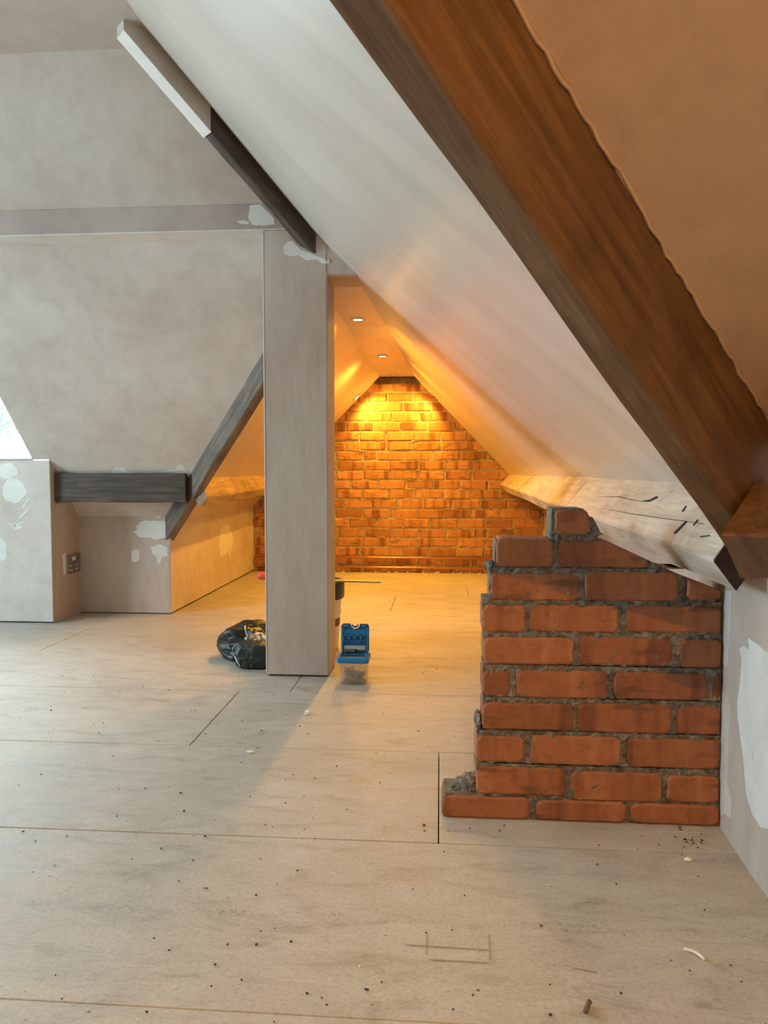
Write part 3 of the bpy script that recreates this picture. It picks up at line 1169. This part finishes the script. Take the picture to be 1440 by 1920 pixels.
def rrect(x0, x1, y0, y1, r, n=4):
    out = []
    for cx, cy, a0 in ((x1 - r, y0 + r, -90), (x1 - r, y1 - r, 0), (x0 + r, y1 - r, 90), (x0 + r, y0 + r, 180)):
        for k in range(n + 1):
            a = math.radians(a0 + 90 * k / n)
            out.append((cx + r * math.cos(a), cy + r * math.sin(a)))
    return out


def loft(name, loops, mat, parent, close_bottom=True, close_top=False, smooth=False):
    bm = bmesh.new()
    rings = [[bm.verts.new(p) for p in lp_] for lp_ in loops]
    m = len(rings[0])
    for a, b in zip(rings, rings[1:]):
        for k in range(m):
            bm.faces.new((a[k], a[(k + 1) % m], b[(k + 1) % m], b[k]))
    if close_bottom:
        bm.faces.new(rings[0])
    if close_top:
        bm.faces.new(rings[-1])
    return bmobj(name, bm, mat, parent, smooth)


def lp3(ins, z, r=.012):
    return [(x, y, z) for x, y in rrect(tx0 + ins, tx1 - ins, ty0 + ins, ty1 - ins, r)]


loft('body', [lp3(.010, .001), lp3(.006, .004), lp3(.002, HB), lp3(.004, HB), lp3(.008, .006), lp3(.012, .004)], M['clear'], tub, True, True)
# blue collar round the rim with a sloped front apron
loft('collar', [lp3(.0, HB - .012), lp3(-.005, HB - .010), lp3(-.004, HB + .004), lp3(.006, HB + .012), lp3(.012, HB + .010), lp3(.012, HB - .002), lp3(.004, HB - .012)], M['blue'], tub, False, False)
# hinged lid standing open at the back
lz0, lz1, ly = HB + .006, HB + .128, ty1 - .012
out = []
for x, z in rrect(tx0 + .002, tx1 - .002, lz0, lz1, .014, 5):
    out.append((x, z))
# cut the thumb notch into the top edge
xm = (tx0 + tx1) / 2
notch = [(xm + .020 * math.cos(math.radians(a)), lz1 - .002 + .020 * math.sin(math.radians(a))) for a in range(0, -181, -20)]
ins_at = next(i for i in range(len(out)) if abs(out[i][1] - lz1) < 1e-6 and out[i][0] > xm) + 1
lidpts = [p for p in out]
idx = max(i for i, p in enumerate(out) if abs(p[1] - lz1) < 1e-4 and p[0] > xm)
lidpts = out[:idx + 1] + [(xm + .020, lz1)] + notch[1:-1] + [(xm - .020, lz1)] + out[idx + 1:]
lid = prism('lid', [(x, ly, z) for x, z in lidpts], (0, 1, 0), .010, M['blue_dark'], tub)
# raised border, panel ribs
for (x0, x1, z0_, z1_) in ((tx0 + .004, tx0 + .012, lz0 + .004, lz1 - .014), (tx1 - .012, tx1 - .004, lz0 + .004, lz1 - .014), (tx0 + .012, xm - .026, lz1 - .012, lz1 - .004), (xm + .026, tx1 - .012, lz1 - .012, lz1 - .004)):
    box('lid_rib', (x0, ly - .006, z0_), (x1, ly + .001, z1_), M['blue'], lid, .002)
box('lid_panel', (tx0 + .012, ly - .0025, lz1 - .044), (tx1 - .012, ly + .001, lz1 - .024), M['blue'], lid, .002)
# moulded wave lattice: four linked ovals
for k in range(4):
    cx = tx0 + .024 + k * .024
    pts = [(cx + .0135 * math.cos(2 * math.pi * a / 16), ly - .0045, lz1 - .058 + .014 * math.sin(2 * math.pi * a / 16)) for a in range(17)]
    tube('lattice_ring', pts, .0028, M['blue'], lid, 6)
tube('clasp', [(xm - .014, ly - .002, lz1 - .003), (xm - .007, ly - .004, lz1 - .011), (xm + .007, ly - .004, lz1 - .011), (xm + .014, ly - .002, lz1 - .003)], .0045, M['blue'], lid, 8)
lb = box('sticker', (tx0 + .014, ly - .0035, lz0 + .006), (tx1 - .016, ly - .0005, lz0 + .032), M['label'], lid)
box('printed_band', (tx0 + .015, ly - .0042, lz0 + .007), (tx1 - .050, ly - .0034, lz0 + .018), M['stick'], lb)
box('printed_band', (tx1 - .060, ly - .0042, lz0 + .007), (tx1 - .018, ly - .0034, lz0 + .015), M['chip_dark'], lb)
for s in (tx0 + .010, tx1 - .020):
    box('hinge', (s, ly - .004, HB + .002), (s + .010, ly + .012, HB + .012), M['blue_dark'], lid, .002)
# screws
bm = bmesh.new()
rs = random.Random(2)
for k in range(210):
    c = Vector((rs.uniform(tx0 + .024, tx1 - .024), rs.uniform(ty0 + .024, ty1 - .024), rs.uniform(.010, .046)))
    c.z += .006 * math.sin((c.x - tx0) * 60)
    if k < 3:
        c.z = .052
    d = Vector((rs.uniform(-1, 1), rs.uniform(-1, 1), rs.uniform(-.5, .5) if k > 3 else 1.4)).normalized() * .014
    a_ = d.orthogonal().normalized()
    b_ = d.normalized().cross(a_)
    rings = []
    for t_, r_ in ((-1, .0003), (-.8, .0013), (.75, .0013), (1, .0034)):
        rings.append([bm.verts.new(c + d * t_ + (a_ * math.cos(2.094 * q_) + b_ * math.sin(2.094 * q_)) * r_) for q_ in range(3)])
    for r_a, r_b in zip(rings, rings[1:]):
        for q_ in range(3):
            bm.faces.new((r_a[q_], r_a[(q_ + 1) % 3], r_b[(q_ + 1) % 3], r_b[q_]))
    bm.faces.new(rings[-1])
o = bmobj('screws', bm, M['screw'])
tag(o, 'heap of loose zinc screws inside the clear blue-lidded tub', 'screws')
o['kind'] = 'stuff'

# ================================================================== BUCKET + TOOL behind the column
bcx, bcy = -.608, 3.52
bk = empty('plaster_bucket', (bcx, bcy, 0))
tag(bk, 'white plastic bucket with dark lid standing behind the column', 'bucket')
lathe('body', [(.118, .001), (.122, .004), (.140, .262), (.144, .268), (.136, .268), (.118, .01)], bcx, bcy, M['tubwhite'], bk, 48)
lathe('lid', [(.139, .262), (.150, .250), (.153, .256), (.153, .325), (.149, .332), (.140, .333), (.136, .326), (.02, .326), (.02, .30), (.13, .27)], bcx, bcy, M['navy'], bk, 48)
lathe('label_band', [(.1295, .118), (.1305, .120), (.1345, .188), (.1335, .190)], bcx, bcy, M['tublabel'], bk, 48)
tl = empty('hand_tool', (-.57, 3.50, .336))
tag(tl, 'long flat steel tool with red-orange rounded handle lying on the bucket', 'tool')
hz = .335
loops = []
for k in range(13):
    t_ = k / 12
    x = -.872 + .20 * t_
    rr_ = max(.004, min(1, math.sin(min(1, .28 + t_ * 8) * math.pi / 2))) * .021
    loops.append([(x, 3.485 + rr_ * 1.1 * math.cos(2 * math.pi * q_ / 14), hz + .020 + rr_ * .9 * math.sin(2 * math.pi * q_ / 14)) for q_ in range(14)])
HANDLE = loops
hexa('blade', [U((-.71, 3.455, hz)), U((-.71, 3.510, hz)), U((-.71, 3.510, hz + .012)), U((-.71, 3.455, hz + .012)), U((-.275, 3.460, hz - .004)), U((-.275, 3.475, hz - .004)), U((-.275, 3.475, hz + .002)), U((-.275, 3.460, hz + .002))], M['steel'], tl)

loft('handle', HANDLE, M['red'], tl, True, True, True)

# ================================================================== BAG beside the column
bag = empty('dark_bag', (-.85, 3.3, 0))
tag(bag, 'crumpled dark green bag with yellow mark and white piping, slumped by the column', 'bag')


def lump(name, c, r, seed, mat, parent, pw=3.0, amp=.12, tip=None, sub=5):
    bm = bmesh.new()
    bmesh.ops.create_icosphere(bm, subdivisions=sub, radius=1)
    for v in bm.verts:
        p = v.co.copy()
        k = (abs(p.x) ** pw + abs(p.y) ** pw + abs(p.z) ** pw) ** (-1 / pw)
        p = p * k
        nn = noise.noise(v.co * 1.7 + Vector((seed, 0, 0)))
        dv = noise.voronoi(v.co * 1.9 + Vector((0, seed, 2)))[0]
        fold = min(1.0, (dv[1] - dv[0]) * 2.2)
        dv = noise.voronoi(v.co * 4.1 + Vector((seed, 1, 2)))[0]
        fold2 = min(1.0, (dv[1] - dv[0]) * 2.2)
        p *= 1 + amp * nn + amp * 1.1 * (.5 - fold) + amp * .45 * (.5 - fold2)
        q_ = Vector((c[0] + p.x * r[0], c[1] + p.y * r[1], c[2] + p.z * r[2]))
        if tip is not None:
            f = max(0, -p.x) ** 3
            q_ = q_.lerp(Vector(tip), min(.85, f * .75))
        q_.z = max(q_.z, .001)
        v.co = q_
    return bmobj(name, bm, mat, parent, smooth=True)


sack = lump('body', (-.885, 3.35, .070), (.118, .11, .082), 3.3, M['sack'], bag, 3.0, .16, tip=(-1.03, 3.35, .055))
pocket = lump('front_pocket', (-.805, 3.195, .052), (.082, .085, .060), 6.1, M['sack'], bag, 3.6, .07)
lining = lump('shiny_lining', (-.795, 3.245, .082), (.070, .055, .046), 8.7, M['foil'], bag, 2.6, .2)


def tree_of(o):
    return BVHTree.FromPolygons([v.co.copy() for v in o.data.vertices], [tuple(p.vertices) for p in o.data.polygons])


zbag = lambda x, y: (390 + x / 11.077, 1150 + y / 11.077)


def drape_line(name, pts, o, r, mat, parent):
    bv = tree_of(o)
    res = []
    dense = []
    for (xa, ya), (xb_, yb_) in zip(pts, pts[1:]):
        for k in range(4):
            dense.append((xa + (xb_ - xa) * k / 4, ya + (yb_ - ya) * k / 4))
    dense.append(pts[-1])
    for x, y in dense:
        d = ray(*zbag(x, y)).normalized()
        h = bv.ray_cast(CAM, d)
        if h[0] is not None:
            res.append(h[0] + h[1] * r * .4)
    if len(res) > 2:
        return tube(name, res, r, mat, parent, 6)


def drape_poly(name, quadstrip, o, mat, parent, nu=8, nv=3):
    """quadstrip: 4 zoom corners; grid cast on the cloth"""
    bv = tree_of(o)
    vs, fs = [], []
    a, b, c, d_ = [Vector(p) for p in quadstrip]
    for i in range(nu + 1):
        for j in range(nv + 1):
            p = a.lerp(b, i / nu).lerp(d_.lerp(c, i / nu), j / nv)
            dd = ray(*zbag(p.x, p.y)).normalized()
            h = bv.ray_cast(CAM, dd)
            if h[0] is None:
                return None
            vs.append(h[0] - dd * .003)
    for i in range(nu):
        for j in range(nv):
            k = i * (nv + 1) + j
            fs.append((k, k + 1, k + nv + 2, k + nv + 1))
    return mesh(name, vs, fs, mat, parent)


drape_line('piping', [(775, 262), (775, 330), (800, 420), (850, 490), (910, 535)], sack, .0030, M['piping'], bag)
drape_line('piping', [(510, 790), (520, 720), (570, 665), (650, 620), (720, 575)], sack, .0022, M['piping'], bag)
drape_poly('yellow_mark', [(940, 290), (1070, 285), (1200, 400), (1130, 480)], sack, M['yellow'], bag)
drape_poly('yellow_mark', [(865, 320), (910, 285), (985, 300), (910, 380)], sack, M['yellow'], bag, 5)
drape_line('piping', [(560, 890), (590, 960), (630, 1040), (660, 1100)], pocket, .0025, M['piping'], bag)

# ================================================================== SMALL LITTER
p = at_z(1103, 1893, 0)
o = tube('wooden_dowel', [(p.x - .006, p.y - .010, .0045), (p.x + .004, p.y + .012, .0045)], .0042, M['stick'])
tag(o, 'short brown wooden plug lying on the floor near the bottom edge', 'plug')


def chip(px, py, s, seed, label, cat, mat):
    p = at_z(px, py, 0)
    o = rubble('plaster_chip', (p.x, p.y, s[2] * .5), s, seed, M[mat], None, .0003)
    tag(o, label, cat)


o = at_z(577, 1340, 0)
o = box('plaster_block', (o.x - .010, o.y - .006, .0003), (o.x + .008, o.y + .008, .013), M['chip_white'], None, .002)
tag(o, 'tiny white block on the floor in front of the screw tub', 'plaster chip')
chip(470, 1411, (.013, .008, .004), 31, 'flat white plaster flake on the floor left of centre', 'plaster chip', 'chip_white')
p = at_z(1285, 1790, 0)
arc = [(p.x + .028 * math.cos(math.radians(a)), p.y - .02 + .028 * math.sin(math.radians(a)), .002 + .003 * math.sin(math.radians(a - 10) * 1.0)) for a in range(10, 100, 10)]
o = tube('paper_shaving', arc, .0028, M['whitebead'], None, 6)
tag(o, 'curled pale shaving lying on the floor at lower right', 'shaving')
chip(1290, 1613, (.008, .006, .004), 35, 'small pale plaster crumb on the floor by the right wall', 'plaster chip', 'chip_white')
bm = bmesh.new()
rc = random.Random(9)


def crumb(bm, x, y, s):
    r = bmesh.ops.create_icosphere(bm, subdivisions=1, radius=s)
    sx, sy, a = rc.uniform(.6, 1.5), rc.uniform(.6, 1.2), rc.uniform(0, 3)
    for v in r['verts']:
        c = v.co
        q_ = Vector((c.x * sx, c.y * sy, c.z * .6)) * rc.uniform(.8, 1.2)
        v.co = Vector((x + q_.x * math.cos(a) - q_.y * math.sin(a), y + q_.x * math.sin(a) + q_.y * math.cos(a), max(.0002, s * .45 + q_.z)))


for k in range(340):
    y = rc.uniform(.95, 3.2)
    x = rc.uniform(-.6 * y, .44 * y)
    if YS - .03 < y < YS + .15 and x > -.05 or (x > .6) or (-.76 < x < -.42 and y > 2.98) or (x < -.66 and y > 3.02) or (-.45 < x < -.25 and y > 2.85):
        continue
    crumb(bm, x, y, rc.uniform(.0008, .0030) if k % 9 else rc.uniform(.002, .0035))
for k in range(24):
    crumb(bm, rc.uniform(.55, .63), rc.uniform(1.68, 1.83), rc.uniform(.001, .0035))
o = bmobj('dark_grit', bm, M['chip_dark'])
tag(o, 'scattered dark grit and crumbs over the dusty board floor', 'debris')
o['kind'] = 'stuff'
bm = bmesh.new()
for k in range(90):
    y = rc.uniform(.95, 4.0)
    x = rc.uniform(-.58 * y, .44 * y)
    if YS - .03 < y < YS + .15 and x > -.05 or (x > .6) or (-.76 < x < -.28 and 2.9 < y < 3.8) or (x < -.7 and 3.1 < y < 3.7):
        continue
    crumb(bm, x, y, rc.uniform(.0008, .0024))
for k in range(40):
    crumb(bm, rc.uniform(-1.4, .6), YG - rc.uniform(.03, .09), rc.uniform(.004, .014))
o = bmobj('white_grit', bm, M['chip_white'])
tag(o, 'scattered white plaster crumbs on the floor and along the gable foot', 'debris')
o['kind'] = 'stuff'

# pencil lines on the floor boards
for i, (xa, ya, xb_, yb_) in enumerate(((760, 1771, 915, 1781), (801, 1752, 799, 1790), (917, 1752, 919, 1800), (805, 1799, 915, 1805), (1075, 1815, 1120, 1823))):
    a, b = at_z(xa, ya, .0), at_z(xb_, yb_, .0)
    d = (b - a).normalized()
    s = Vector((-d.y, d.x, 0)) * .0012
    mesh('pencil_line', [a - s + U((0, 0, .0003)), b - s + U((0, 0, .0003)), b + s + U((0, 0, .0003)), a + s + U((0, 0, .0003))], [(0, 1, 2, 3)], M['pencil'], floor)

# ================================================================== OUTSIDE the dormer window
tc = at_y(-8, 788, 9.6)
tree = empty('garden_tree', (tc.x, 9.6, -4.0))
tag(tree, 'green leafy tree outside the dormer window', 'tree')
bm = bmesh.new()
rt = random.Random(4)
for k in range(260):
    c = tc + Vector((rt.gauss(0, .16), rt.gauss(0, .2), rt.gauss(0, .13)))
    s = rt.uniform(.03, .06)
    a_ = Vector((rt.uniform(-1, 1), rt.uniform(-1, 1), rt.uniform(-1, 1))).normalized()
    b_ = a_.orthogonal().normalized()
    n_ = a_.cross(b_)
    bm.faces.new([bm.verts.new(c + a_ * s), bm.verts.new(c + b_ * s * .5 + n_ * .01), bm.verts.new(c - a_ * s), bm.verts.new(c - b_ * s * .5 + n_ * .01)])
fol = bmobj('foliage', bm, M['leaf'], tree)
tube('trunk', [(tc.x, 9.6, -4.0), (tc.x + .02, 9.62, -1.5), (tc.x, 9.6, tc.z)], .05, M['bark'], tree, 12)
